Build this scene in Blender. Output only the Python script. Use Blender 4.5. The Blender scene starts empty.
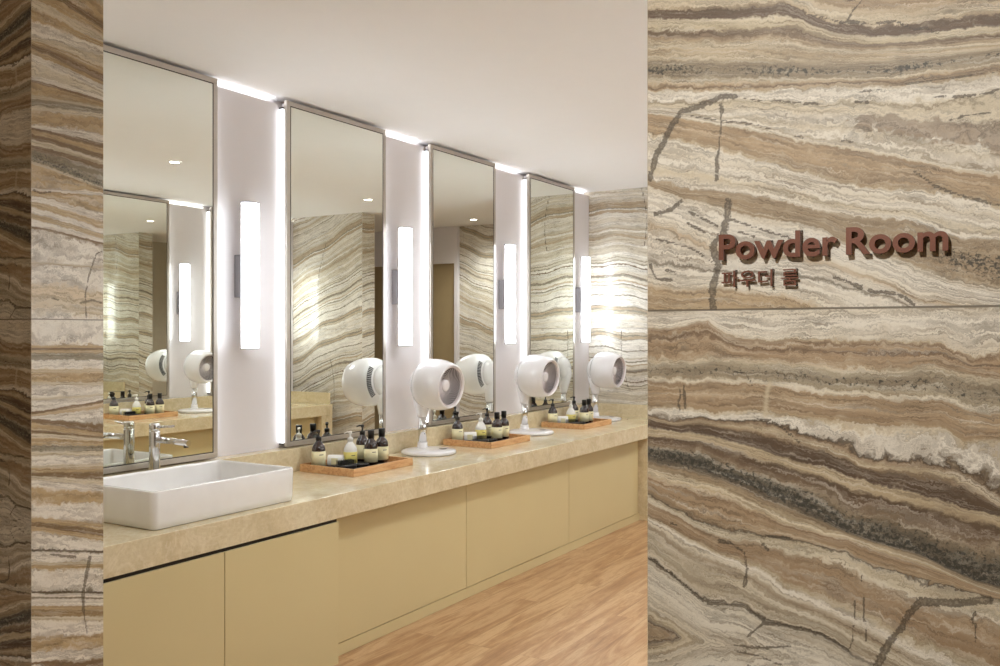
import bpy, bmesh, math, random
import numpy as np
from mathutils import Matrix, Vector
C = bpy.context.scene.collection
PI = math.pi
H = 1.53            # eye height
CEIL = H + 1.262
MY = 1.70           # the room is symmetric about this plane
random.seed(3)

# ------------------------------------------------------------------ materials
def rgb(r, g, b):
    f = lambda c: (c/255/12.92 if c/255 <= .04045 else ((c/255+.055)/1.055)**2.4)
    return (f(r), f(g), f(b), 1)

def new_mat(name):
    m = bpy.data.materials.new(name); m.use_nodes = True
    nt = m.node_tree; nt.nodes.clear()
    out = nt.nodes.new('ShaderNodeOutputMaterial')
    return m, nt, out

class NT:
    def __init__(s, nt): s.nt = nt
    def n(s, t, **k):
        o = s.nt.nodes.new(t)
        for a, b in k.items(): setattr(o, a, b)
        return o
    def link(s, a, b): s.nt.links.new(a, b)
    def setin(s, sock, v):
        if isinstance(v, bpy.types.NodeSocket): s.link(v, sock)
        else: sock.default_value = v
    def math(s, op, a, b=0.0, c=0.0, clamp=False):
        o = s.n('ShaderNodeMath', operation=op, use_clamp=clamp)
        s.setin(o.inputs[0], a); s.setin(o.inputs[1], b); s.setin(o.inputs[2], c)
        return o.outputs[0]
    def mix(s, fac, a, b, blend='MIX'):
        o = s.n('ShaderNodeMix', data_type='RGBA', blend_type=blend)
        s.setin(o.inputs[0], fac); s.setin(o.inputs[6], a); s.setin(o.inputs[7], b)
        return o.outputs[2]
    def noise(s, vec, scale, detail=3, rough=.55, dist=0):
        o = s.n('ShaderNodeTexNoise')
        s.link(vec, o.inputs['Vector']); o.inputs['Scale'].default_value = scale
        o.inputs['Detail'].default_value = detail; o.inputs['Roughness'].default_value = rough
        o.inputs['Distortion'].default_value = dist
        return o.outputs['Fac']
    def mapr(s, v, a, b, c=0.0, d=1.0):
        o = s.n('ShaderNodeMapRange'); s.setin(o.inputs[0], v)
        for i, x in enumerate((a, b, c, d)): o.inputs[i+1].default_value = x
        return o.outputs[0]
    def ramp(s, v, stops):
        o = s.n('ShaderNodeValToRGB'); s.link(v, o.inputs[0])
        e = o.color_ramp.elements
        while len(e) > 1: e.remove(e[-1])
        e[0].position = stops[0][0]; e[0].color = stops[0][1]
        for p, c in stops[1:]:
            q = e.new(p); q.color = c
        return o.outputs[0]
    def coords(s, scale=(1, 1, 1), kind='Object'):
        t = s.n('ShaderNodeTexCoord'); m = s.n('ShaderNodeMapping')
        m.inputs['Scale'].default_value = scale
        s.link(t.outputs[kind], m.inputs['Vector']); return m.outputs[0]

def principled(name, col, rough=.5, metal=0, coat=0, mott=.03, **kw):
    m, nt, out = new_mat(name)
    b = nt.nodes.new('ShaderNodeBsdfPrincipled')
    k = NT(nt)
    # a faint mottling keeps every surface procedural
    no = k.noise(k.coords(), 9, 2)
    v = k.mapr(no, .3, .7, 1-mott, 1+mott)
    hsv = k.n('ShaderNodeHueSaturation'); hsv.inputs['Color'].default_value = col
    k.link(v, hsv.inputs['Value']); k.link(hsv.outputs[0], b.inputs['Base Color'])
    b.inputs['Roughness'].default_value = rough; b.inputs['Metallic'].default_value = metal
    b.inputs['Coat Weight'].default_value = coat; b.inputs['Coat Roughness'].default_value = .05
    for a, x in kw.items(): b.inputs[a.replace('_', ' ')].default_value = x
    nt.links.new(b.outputs[0], out.inputs[0])
    return m

def emit(name, col, st):
    m, nt, out = new_mat(name)
    e = nt.nodes.new('ShaderNodeEmission'); e.inputs[0].default_value = col; e.inputs[1].default_value = st
    nt.links.new(e.outputs[0], out.inputs[0]); return m

M = {}
M['ceiling'] = principled('ceiling_paint', rgb(246, 246, 246), .85, mott=.004)
M['white_wall'] = principled('white_wall_lacquer', rgb(228, 224, 226), .4, mott=.006)
M['plain_wall'] = principled('corridor_paint', rgb(205, 196, 180), .8)
M['frame'] = principled('brushed_nickel', rgb(196, 189, 180), .38, .9)
M['frame_dark'] = principled('dark_reveal', rgb(60, 52, 46), .5)
M['chrome'] = principled('chrome', rgb(225, 225, 225), .08, 1)
M['bracket'] = principled('grey_bracket', rgb(132, 128, 130), .45, .3)
M['ceramic'] = principled('white_ceramic', rgb(240, 239, 237), .12, 0, .6)
M['fan_white'] = principled('white_plastic', rgb(238, 236, 238), .22, 0, .4)
M['fan_grey'] = principled('lilac_grey_plastic', rgb(222, 214, 216), .35)
M['fan_dark'] = principled('dark_interior', rgb(52, 50, 52), .6)
M['fan_vent'] = principled('vent_grey', rgb(120, 122, 124), .5)
M['brown_glass'] = principled('amber_glass', rgb(44, 22, 14), .08, 0, .8)
M['black'] = principled('black_plastic', rgb(24, 22, 22), .3)
M['black_matt'] = principled('black_felt', rgb(20, 22, 20), .8)
M['white_bottle'] = principled('white_bottle_plastic', rgb(242, 240, 234), .25)
M['label'] = principled('cream_label', rgb(238, 230, 188), .6)
M['label_yellow'] = principled('yellow_label', rgb(226, 212, 120), .6)
M['label_ink'] = principled('label_ink', rgb(60, 52, 40), .7)
M['cloth'] = principled('white_terry', rgb(240, 238, 232), .9)
M['sign'] = principled('copper_letter', rgb(108, 62, 42), .36, .3)
M['door_brown'] = principled('brown_door_laminate', rgb(168, 148, 112), .35)
M['panel_edge'] = principled('panel_edge', rgb(216, 204, 166), .4)
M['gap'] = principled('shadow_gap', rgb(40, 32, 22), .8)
M['sconce'] = emit('sconce_glow', (.87, .94, 1, 1), 4.8)
M['led'] = emit('led_glow', (.94, .97, 1, 1), 1.1)
M['cove'] = emit('cove_glow', (.97, .98, 1, 1), 1.8)
M['spot'] = emit('downlight_glow', (1, .95, .88, 1), 14)

def mirror_mat():
    m, nt, out = new_mat('mirror_glass')
    g = nt.nodes.new('ShaderNodeBsdfGlossy'); g.inputs['Color'].default_value = (.85, .86, .79, 1)
    g.inputs['Roughness'].default_value = 0.0
    nt.links.new(g.outputs[0], out.inputs[0]); return m
M['mirror'] = mirror_mat()

def lacquer():
    m, nt, out = new_mat('khaki_lacquer'); k = NT(nt)
    b = nt.nodes.new('ShaderNodeBsdfPrincipled')
    c = k.ramp(k.noise(k.coords(), 1.2, 2), [(.3, rgb(208, 192, 146)), (.7, rgb(214, 199, 152))])
    k.link(c, b.inputs['Base Color']); b.inputs['Roughness'].default_value = .42
    b.inputs['Coat Weight'].default_value = .5; b.inputs['Coat Roughness'].default_value = .16
    nt.links.new(b.outputs[0], out.inputs[0]); return m
M['lacquer'] = lacquer()

def marble():
    m, nt, out = new_mat('beige_marble'); k = NT(nt)
    b = nt.nodes.new('ShaderNodeBsdfPrincipled')
    co = k.coords()
    base = k.ramp(k.noise(co, 7, 6, .65, .6), [(.3, rgb(206, 191, 156)), (.5, rgb(225, 211, 177)), (.7, rgb(236, 226, 196))])
    fine = k.noise(co, 60, 5, .7)
    base = k.mix(k.mapr(fine, .35, .65, 0, .45), base, rgb(194, 174, 134))
    w = k.noise(co, 4, 6, .6, 1.2)
    vein = k.math('SUBTRACT', 1.0, k.math('MULTIPLY', k.math('ABSOLUTE', k.math('SUBTRACT', w, .5)), 40), clamp=True)
    base = k.mix(k.math('MULTIPLY', vein, .35), base, rgb(240, 228, 204))
    k.link(base, b.inputs['Base Color']); b.inputs['Roughness'].default_value = .16
    b.inputs['Coat Weight'].default_value = .3; b.inputs['Coat Roughness'].default_value = .04
    nt.links.new(b.outputs[0], out.inputs[0]); return m
M['marble'] = marble()

def wood(name, pale, mid, dark, scale, rough=.4, planks=False, axis=0):
    m, nt, out = new_mat(name); k = NT(nt)
    b = nt.nodes.new('ShaderNodeBsdfPrincipled')
    if planks:
        br = k.n('ShaderNodeTexBrick'); br.offset = .37; br.squash = 1
        k.link(k.coords((1, 1, 1)), br.inputs['Vector'])
        br.inputs['Scale'].default_value = 1; br.inputs['Brick Width'].default_value = 1.25
        br.inputs['Row Height'].default_value = .155; br.inputs['Mortar Size'].default_value = .0012
        br.inputs['Color1'].default_value = (0, 0, 0, 1); br.inputs['Color2'].default_value = (1, 1, 1, 1)
        br.inputs['Mortar'].default_value = (.5, .5, .5, 1)
        sep = k.n('ShaderNodeSeparateColor'); k.link(br.outputs['Color'], sep.inputs[0]); pl = sep.outputs[0]
        mort = br.outputs['Fac']
        t = k.n('ShaderNodeTexCoord'); s = k.n('ShaderNodeSeparateXYZ'); k.link(t.outputs['Object'], s.inputs[0])
        cb = k.n('ShaderNodeCombineXYZ')
        k.link(k.math('MULTIPLY', s.outputs[0], .9), cb.inputs[0])
        k.link(k.math('MULTIPLY', s.outputs[1], 7.5), cb.inputs[1])
        k.link(k.math('MULTIPLY', pl, 7), cb.inputs[2]); vec = cb.outputs[0]
    else:
        sc = [12, 12, 12]; sc[axis] = 1.2
        vec = k.coords(tuple(sc)); pl = None
    n1 = k.noise(vec, scale, 7, .68, .9)
    n2 = k.noise(vec, scale*7, 4, .7, .3)
    v = k.math('ADD', n1, k.math('MULTIPLY', k.math('SUBTRACT', n2, .5), .28))
    c = k.ramp(v, [(.28, dark), (.46, mid), (.6, pale), (.75, mid)])
    if pl is not None:
        c = k.mix(k.math('MULTIPLY', pl, .22), c, dark)
        c = k.mix(k.math('MULTIPLY', mort, .35), c, rgb(96, 68, 44))
    k.link(c, b.inputs['Base Color']); b.inputs['Roughness'].default_value = rough
    nt.links.new(b.outputs[0], out.inputs[0]); return m
M['floor'] = wood('oak_planks', rgb(204, 170, 128), rgb(180, 140, 98), rgb(144, 104, 68), 1.7, .42, True)
M['tray_wood'] = wood('tray_wood', rgb(222, 180, 130), rgb(206, 156, 106), rgb(172, 118, 74), 3, .4)

# ------------------------------------------------------------------ stone print
# Band lines of the porcelain slab print, traced once, then laid out in metres on every stone wall.
VP = 552.0; F = 910.0; TH = math.atan(VP/F); CT, ST = math.cos(TH), math.sin(TH)
U0 = 1.65; S0 = .667; ZJ = H + .043
def to_print(s, z):                    # metres on the slab -> coordinates of the traced print
    v = S0 - s
    d = U0*CT + v*ST
    return 500 + F*(U0*ST - v*CT)/d, 333 - F*(z - H)/d

UP = [(-60, [(645, -60), (1000, -60)]),
 (13, [(645, 15), (686, 15), (729, 15.6), (760, 11), (789, 10), (813, 22), (839, 31), (870, 33), (911, 31), (1000, 22)]),
 (25, [(645, 25), (748, 24), (800, 22), (829, 36), (870, 41), (911, 39), (1000, 30)]),
 (33, [(645, 34), (735, 34), (780, 31), (820, 42), (850, 46), (900, 44.5), (1000, 37)]),
 (48, [(645, 50), (750, 48), (850, 54), (940, 51), (1000, 44)]),
 (70, [(645, 70), (690, 69), (740, 70), (823, 72), (844, 70), (892, 71), (928, 64), (964, 58), (998, 53)]),
 (87, [(645, 89), (750, 88), (823, 84), (903, 83), (928, 78), (998, 70)]),
 (95, [(645, 97), (741, 94), (823, 95), (892, 94), (940, 91), (998, 84)]),
 (101, [(645, 104), (690, 103), (736, 99), (780, 102), (823, 105), (923, 103), (998, 92)]),
 (113, [(645, 108), (686, 112), (741, 113), (810, 117), (850, 118), (900, 123), (930, 130), (965, 131), (998, 141)]),
 (124, [(645, 111), (693, 117), (724, 122), (751, 125), (799, 136), (844, 142), (887, 151), (940, 164), (998, 171)]),
 (131, [(645, 114), (690, 120), (730, 128), (760, 133), (800, 142), (850, 150), (892, 158), (950, 170), (1000, 176)]),
 (155, [(645, 133), (690, 141), (720, 148), (760, 158), (800, 170), (850, 184), (892, 188), (950, 193), (1000, 206)]),
 (188, [(645, 179), (681, 192), (705, 191), (741, 195), (777, 203), (823, 213), (868, 220), (904, 222), (923, 229), (955, 239), (998, 244)]),
 (214, [(645, 184), (681, 197), (717, 207), (753, 217), (789, 223), (823, 230), (844, 244), (880, 253), (916, 268), (955, 282), (998, 290)]),
 (250, [(645, 225), (681, 234), (712, 248), (750, 252), (823, 262), (860, 274), (890, 285), (916, 300), (1000, 312)]),
 (270, [(645, 262), (700, 268), (750, 272), (823, 278), (861, 290), (892, 296), (914, 308), (1000, 330)]),
 (300, [(645, 290), (681, 297), (724, 294), (789, 305), (850, 325), (1000, 360)]),
 (360, [(645, 350), (1000, 420)])]
LO = [(250, [(645, 240), (1000, 240)]), (310, [(645, 310.5), (1000, 305)]),
 (340, [(645, 329), (675, 331), (696, 324), (708, 322), (726, 339), (753, 343), (823, 345), (874, 345), (941, 347), (955, 355), (971, 363), (998, 359)]),
 (360, [(645, 359), (672, 362), (712, 360), (761, 360), (823, 368), (888, 371), (928, 367), (955, 372), (998, 380)]),
 (382, [(645, 381), (712, 381), (761, 383), (823, 394), (860, 394), (901, 401), (941, 400), (971, 413), (998, 413)]),
 (412, [(645, 408), (677, 410), (712, 413), (761, 413), (823, 421), (847, 424), (888, 428), (941, 431), (966, 443), (998, 443)]),
 (419, [(645, 414), (672, 422), (700, 417), (726, 421), (753, 421), (775, 424), (800, 432), (820, 438), (847, 447), (860, 458), (914, 460), (955, 468), (982, 483), (1000, 500)]),
 (441, [(645, 421), (677, 429), (700, 429), (726, 436), (753, 442), (780, 452), (823, 461), (847, 470), (888, 481), (918, 488), (960, 501), (998, 513)]),
 (455, [(645, 434), (688, 437), (712, 441), (753, 455), (780, 462), (823, 475), (847, 485), (890, 493), (932, 505), (998, 523)]),
 (463, [(645, 438), (700, 443), (753, 464), (780, 470), (823, 482), (848, 494), (890, 505), (932, 515), (998, 533)]),
 (480, [(645, 451), (672, 456), (699, 462), (726, 473), (753, 482), (793, 498), (823, 514), (848, 530), (876, 540), (918, 550), (945, 564), (976, 578), (998, 583)]),
 (508, [(645, 471), (673, 481), (701, 486), (720, 489), (757, 508), (784, 522), (823, 533), (848, 537), (876, 547), (932, 566), (976, 586), (998, 594)]),
 (535, [(645, 492), (678, 511), (701, 523), (734, 532), (757, 536), (784, 538), (823, 546), (848, 554), (862, 562), (904, 574), (945, 585), (1000, 600)]),
 (552, [(645, 505), (678, 520), (715, 545), (757, 550), (784, 561), (823, 572), (848, 583), (904, 608), (945, 625), (998, 645)]),
 (573, [(645, 518), (690, 545), (728, 561), (757, 573), (784, 592), (823, 608), (848, 620), (904, 647), (932, 660), (1000, 690)]),
 (606, [(645, 555), (673, 575), (701, 599), (709, 603), (743, 606), (765, 621), (784, 625), (823, 634), (848, 650), (870, 663), (1000, 730)]),
 (670, [(645, 621), (673, 634), (701, 654), (712, 664), (760, 690), (1000, 790)]),
 (760, [(645, 720), (1000, 880)])]
# cracks and dark dashes: (half width, points)
UCR = [(3.2, [(736, 96), (722, 97), (704, 104.5), (681, 112), (671, 127), (664, 142), (656, 156), (650, 179)]),
 (1.0, [(721, 103), (721, 125), (718, 156), (717, 179)]), (2.4, [(721, 104), (722, 112)]), (2.4, [(717, 156), (717, 179)]),
 (3.6, [(728, 200), (727, 215), (724, 232), (712, 246), (719, 265), (712, 290), (713.5, 309)]),
 (1.6, [(688, 211), (717, 226)]), (1.6, [(687, 223), (705, 232)]), (1.3, [(730, 219), (775, 234), (790, 238)]), (1.3, [(739, 232), (755, 237)]),
 (1.2, [(656, 239), (680, 245), (693, 249), (712, 262)]), (1.6, [(650, 265), (656, 279), (672, 280)]), (1.2, [(666, 270), (676, 273)]),
 (2.0, [(834, 277), (846, 281), (862, 288)]), (2.2, [(869, 291), (892, 293), (904, 297), (914, 305)]),
 (1.6, [(914, 171), (928, 181), (935, 186), (950, 192), (1000, 206)]), (1.3, [(935, 97), (947, 97)]), (1.8, [(952, 97), (976, 95)]), (1.4, [(980, 94), (990, 93), (998, 89)]),
 (2.0, [(856, 102), (868, 102)]), (1.2, [(842, 141), (853, 142)]), (1.3, [(743, 98), (760, 101), (777, 100.5), (800, 103), (823, 104)]),
 (1.2, [(794, 137), (803, 137)]), (1.2, [(691, 116), (724, 121), (751, 124), (770, 129)]),
 (2.5, [(656, 214), (672, 209), (682, 200)]), (1.3, [(845, 0), (862, 0), (852, 12), (848, 20)]),
 (1.5, [(848, 21), (870, 24), (895, 21), (913, 29), (925, 28), (938, 33)]), (1.3, [(812, 15), (826, 18), (838, 22), (855, 23)]),
 (1.0, [(860, 92), (930, 80), (998, 73)]), (1.4, [(950, 120), (970, 115), (990, 112)])]
LCR = [(4.2, [(990, 600), (954, 603), (920, 601.4), (909, 614), (901, 628), (887, 645), (878.6, 663), (872, 680)]),
 (1.6, [(975, 612), (972, 620), (976, 626)]), (0.9, [(975, 625), (974, 668)]),
 (1.1, [(679, 388), (681, 395), (678, 402), (680, 410)]), (1.2, [(684, 386), (685, 408)]),
 (1.8, [(733, 545), (744, 552), (747, 570), (744, 587)]), (2.4, [(720, 541), (730, 543)]), (2, [(671, 523), (676, 525)]), (2, [(763, 544), (768, 550)]),
 (1.4, [(650, 558), (673, 575), (701, 599), (709, 603), (743, 606), (765, 621)]), (1.2, [(765, 622), (748, 636)]),
 (1.6, [(765, 623), (784, 625), (823, 634), (848, 650)]), (1.4, [(734, 645), (760, 648), (790, 646)]),
 (1.5, [(768, 536), (776, 537), (792, 539)]), (1.2, [(755, 418), (770, 420), (784, 429), (800, 443)]), (1.2, [(732, 371), (745, 373), (752, 385)]),
 (1.0, [(855, 600), (853, 640), (848, 652)]), (1.0, [(862, 575), (866, 640)])]
LIGHTCR = [(2.0, [(770, 383), (767, 392), (765, 415)])]

# second slab print, traced on the jamb: (left y, right y, colour after the line)
_W = (236, 229, 216); _C = (218, 204, 178); _T = (196, 167, 127); _B = (142, 114, 84); _G = (160, 150, 130)
JB = [(-400, -360, _T), (-330, -290, _W), (-300, -260, _T), (-240, -200, _B), (-200, -160, _W), (-150, -110, _T), (-90, -50, _C), (-40, 6, _T), (-22, 22, _B), (-16, 30, _T), (-4, 38, _C), (6, 44, _T),
 (20, 48, _W), (36, 56, _C), (39, 68, _T), (43, 74, _B), (48, 82, _T), (53, 85, _W), (60, 92, (224, 212, 190)), (74, 98, _W), (79, 101, _B), (81, 103, _T), (94, 107, (204, 188, 160)),
 (98, 109, _G), (106, 114, _C), (110, 118, _T), (125, 134, _W), (127, 144, _B), (129, 149, _T), (133, 155, _B), (138, 160, _C), (144, 165, _B), (149, 170, (150, 138, 116)), (157, 181, _G), (160, 188, _C), (163, 190, _T),
 (188, 193, _W), (190, 196, _T), (194, 214, _W), (200, 222, (206, 180, 144)), (206, 229, _W), (212, 234, (200, 176, 142)), (218, 239, _W), (225.4, 243, _B), (227, 245, _W), (262, 266, (206, 190, 166)),
 (263.5, 267.5, _W), (284, 292, (222, 202, 172)), (296, 306, (214, 196, 168)), (310, 316, _W),
 (346, 345.5, _T), (348, 348, _B), (350, 350, _T), (353, 353, _G), (360, 360, _W), (369, 369, (214, 194, 162)), (373, 373, _T), (382, 383, _C), (385, 385, _W), (399, 394, _C), (401, 395, _W), (412.5, 400, _B), (415, 402, (208, 182, 148)),
 (417, 408, _W), (418.5, 424, _B), (422, 434, _T), (430, 437, _B), (433, 438.5, _C), (438, 441, _T), (445, 446, _G), (452, 451, _C), (456, 455, _W), (466, 464, _C), (468, 466, _T), (473, 472, _B), (476, 480, _C),
 (480, 486, _W), (487, 492, _T), (504, 503, _W), (517, 524, _T), (521, 530, _B), (526, 537, _T), (530, 541, _W), (549.6, 551, (110, 98, 84)), (551.2, 552.6, _W), (563, 562, _C), (565, 564, _T), (569, 568, _W),
 (591.5, 592, (110, 98, 84)), (593, 593.6, _W), (597, 598, (150, 138, 120)), (598, 599, _W), (606, 606, _T), (609, 610, (168, 140, 104)), (617, 616, _C), (620, 620, _W), (637, 634, _T), (652, 649, _W), (663, 656, _B), (665, 658, _W),
 (690, 688, _T), (700, 700, _B), (708, 708, _W), (740, 738, _T), (760, 758, _W), (800, 800, _T), (830, 830, _B), (840, 840, _W), (900, 900, _T), (960, 960, _C)]
def jamb_tables():
    tab = []; stops = []
    for i, (a, b, c) in enumerate(JB):
        h = i*8.0; tab.append((h, [(28, a), (48, a+(b-a)*.22), (84, a+(b-a)*.72), (104, b)]))
        stops.append((h+.8, c)); stops.append((h+7.0, c))
    return tab, stops
JTAB, JSTOPS = jamb_tables()
YL = 2.693
JCR = [(.9, [(102, 251), (96, 254), (93, 262), (88, 278), (85, 296), (86, 318)]), (1.8, [(90, 557), (87, 570), (83, 590), (83, 610)]), (.8, [(83, 610), (87, 634)]), (1.2, [(33, 190), (40, 193), (50, 192)]),
 (1.2, [(50, 555), (58, 555)]), (1.6, [(60, 556), (76, 557)]), (1.0, [(45, 594), (70, 592)]), (1.1, [(80, 303), (92, 300), (101, 303)]), (1.0, [(52, 298), (58, 300)])]
# third print, for the walls beyond: pale, gently waving
rs = np.random.RandomState(11)
PSTOPS = []
_h = 0.0
while _h < 1000:
    c_ = [_W, _W, _C, (226, 214, 192), _T, (208, 190, 160), _B, _G, (226, 218, 204), _G, _W][rs.randint(11)]
    w_ = rs.uniform(5, 18) if c_ not in (_B, _G) else rs.uniform(2.5, 7)
    PSTOPS.append((_h+1, c_)); PSTOPS.append((_h+w_-1, c_)); _h += w_
def jamb_fields(u, z):
    v = YL; d = u*CT + v*ST
    X = 500 + F*(u*ST - v*CT)/d; Y = 333 - F*(z-H)/d
    h = band(X, Y, JTAB); o = np.zeros_like(X)
    sp = .8*np.exp(-((Y-(155+(X-31)*.42))/7)**2) + .5*np.exp(-((Y-448)/4)**2)
    return h, sp, o, seg_mask(X, Y, JCR), o
def soft_fields(s, z, slope=.22, ph=0.):
    h = (z*600 + s*600*slope + 20*np.sin(s*3.1+z*1.1+ph) + 9*np.sin(s*7.3-z*2.3+ph*2) + 5*np.sin(s*17+z*5)) % 1990
    h = np.where(h > 995, 1990-h, h)
    o = np.zeros_like(s)
    sp = .6*np.exp(-((h-300)/14)**2) + .6*np.exp(-((h-720)/12)**2)
    cx = .5 + .12*np.sin(z*3.0+ph); cr = np.clip(1 - np.abs(s-cx)/.012, 0, 1)*(np.sin(z*5+1+ph) > .25)
    return h, sp, o, cr, o

def seg_mask(X, Y, lines):
    m = np.zeros_like(X)
    for w, pts in lines:
        xs = [p[0] for p in pts]; ys = [p[1] for p in pts]
        sel = (X > min(xs)-12) & (X < max(xs)+12) & (Y > min(ys)-12) & (Y < max(ys)+12)
        if not sel.any(): continue
        x, y = X[sel], Y[sel]; d = np.full(x.shape, 1e9)
        for (ax, ay), (bx, by) in zip(pts, pts[1:]):
            L = (bx-ax)**2 + (by-ay)**2
            t = np.clip(((x-ax)*(bx-ax) + (y-ay)*(by-ay))/L, 0, 1)
            d = np.minimum(d, np.hypot(x-ax-t*(bx-ax), y-ay-t*(by-ay)))
        m[sel] = np.maximum(m[sel], np.clip(1.35 - d/(w*1.25), 0, 1))
    return m

def band(X, Y, table):
    ys = []
    for h, pts in table:
        p = np.array(pts, float); ys.append(np.interp(X, p[:, 0], p[:, 1]))
    ys = np.array(ys)
    for i in range(1, len(ys)): ys[i] = np.maximum(ys[i], ys[i-1] + .8)
    hs = np.array([t[0] for t in table], float)
    out = np.full(X.shape, hs[0])
    for i in range(len(hs)-1):
        t = (Y - ys[i])/(ys[i+1] - ys[i]); s = (t >= 0) & (t < 1)
        out[s] = hs[i] + t[s]*(hs[i+1]-hs[i])
    out[Y >= ys[-1]] = hs[-1]
    return out

def fold(a, lo, hi):
    t = np.mod(a-lo, 2*(hi-lo)); return lo + np.where(t > hi-lo, 2*(hi-lo)-t, t)

def print_fields(s, z, which):
    """s, z in metres on the print; which 0 = upper slab, 1 = lower slab"""
    s = fold(s, 0.0, .60)
    zu = fold(z, ZJ, ZJ+.62); zl = fold(z, ZJ-.62, ZJ)
    Xu, Yu = to_print(s, zu); Xl, Yl = to_print(s, zl)
    lo = which > .5
    h = np.where(lo, band(Xl, Yl, LO), band(Xu, Yu, UP))
    g = lambda c, w: np.exp(-((h-c)/w)**2)
    gu = g(70, 6.5)*(.75+.25*np.sin(Xu*.05)) + .9*g(201, 9)*np.clip((Xu-915)/40, 0, 1)
    gl = .55*g(371, 9) + 1.0*g(481, 11)
    speck = np.where(lo, gl, gu)
    brown = np.where(lo, .0, g(113, 4.5)*np.clip((Xu-838)/30, 0, 1) + .8*g(33, 3)*np.clip(1-np.abs(Xu-700)/60, 0, 1))
    crack = np.where(lo, seg_mask(Xl, Yl, LCR), seg_mask(Xu, Yu, UCR))
    pale = np.where(lo, seg_mask(Xl, Yl, LIGHTCR), 0)
    return h, speck, brown, crack, pale

Wt = (232, 224, 210); Cr = (216, 201, 174); Tn = (190, 160, 120); Bn = (128, 100, 72); Dk = (88, 76, 62); Gy = (156, 145, 126)
UPR = [(-60, Tn), (-25, Cr), (-10, Tn), (2, Cr), (6, (206, 184, 150)), (8, Bn), (17, Bn), (19, Cr), (28, (208, 190, 156)), (31, (140, 112, 80)), (35, (156, 130, 98)),
 (38, (190, 164, 128)), (45, Cr), (50, (196, 172, 136)), (58, (206, 188, 158)), (64, (170, 152, 124)), (76, (168, 150, 122)), (80, Cr), (84, Tn),
 (86, (148, 122, 90)), (88, Tn), (90, Cr), (91.5, Wt), (98, Wt), (100.5, Cr), (101.5, (176, 160, 134)), (103, Cr), (108, (220, 206, 182)), (114, Wt), (118, (214, 200, 176)), (122, Wt),
 (124, (190, 172, 144)), (126, Wt), (129, Cr), (131, Tn), (142, (198, 168, 128)), (153, (188, 160, 122)), (156, (214, 196, 166)), (158, Wt), (166, (222, 210, 190)), (172, Wt), (178, (214, 198, 170)), (184, Wt),
 (187, (188, 164, 130)), (200, (180, 154, 118)), (211, (186, 162, 128)), (215, (224, 212, 192)), (222, Wt), (236, (232, 224, 210)), (246, (226, 214, 194)), (250, (206, 182, 150)), (256, (228, 218, 202)),
 (268, Wt), (270.5, (150, 138, 120)), (272.5, Wt), (290, (230, 220, 202)), (296, (200, 172, 132)), (360, Tn)]
LPR = [(250, Tn), (300, Cr), (311, (226, 214, 194)), (322, Wt), (334, (230, 220, 202)), (337, (204, 182, 148)), (339, (164, 134, 100)), (343, (192, 160, 120)), (345.5, (140, 110, 80)), (348, (190, 158, 118)),
 (357, (188, 158, 120)), (360.5, (222, 206, 178)), (363, (190, 174, 146)), (371, (166, 150, 124)), (378, (196, 180, 152)), (381, (228, 216, 194)), (384, (186, 156, 116)), (396, (196, 166, 126)), (403, (180, 148, 108)),
 (409, (190, 162, 122)), (412, (216, 200, 172)), (413.5, Wt), (417, Wt), (418.7, (96, 78, 60)), (421, (170, 142, 108)), (427, (206, 186, 152)), (430, (176, 148, 112)), (433, (122, 94, 66)), (446, (112, 86, 62)), (448.5, (204, 184, 148)),
 (457, (198, 174, 136)), (460, (118, 92, 66)), (466, (140, 112, 82)), (470, (170, 148, 118)), (475, (130, 122, 106)), (488, (120, 112, 98)), (496, (176, 152, 116)), (503, (196, 174, 138)), (507, (226, 212, 184)), (510, (210, 188, 150)), (514, (182, 150, 110)),
 (530, (188, 158, 118)), (533.5, (172, 146, 112)), (534.6, (84, 72, 60)), (536.5, (206, 190, 160)), (543, (220, 208, 184)), (547, (186, 156, 118)), (562, (176, 144, 104)), (567, (204, 188, 158)), (570, Wt), (575, (220, 208, 186)),
 (580, (178, 158, 130)), (588, (216, 204, 180)), (596, (186, 170, 144)), (603, (214, 200, 176)), (605.5, (100, 86, 70)), (608, (214, 204, 184)), (625, (226, 218, 202)), (650, (214, 202, 180)), (664, (206, 190, 160)), (668.5, (118, 96, 72)), (672, (186, 160, 124)), (760, Cr)]

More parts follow.
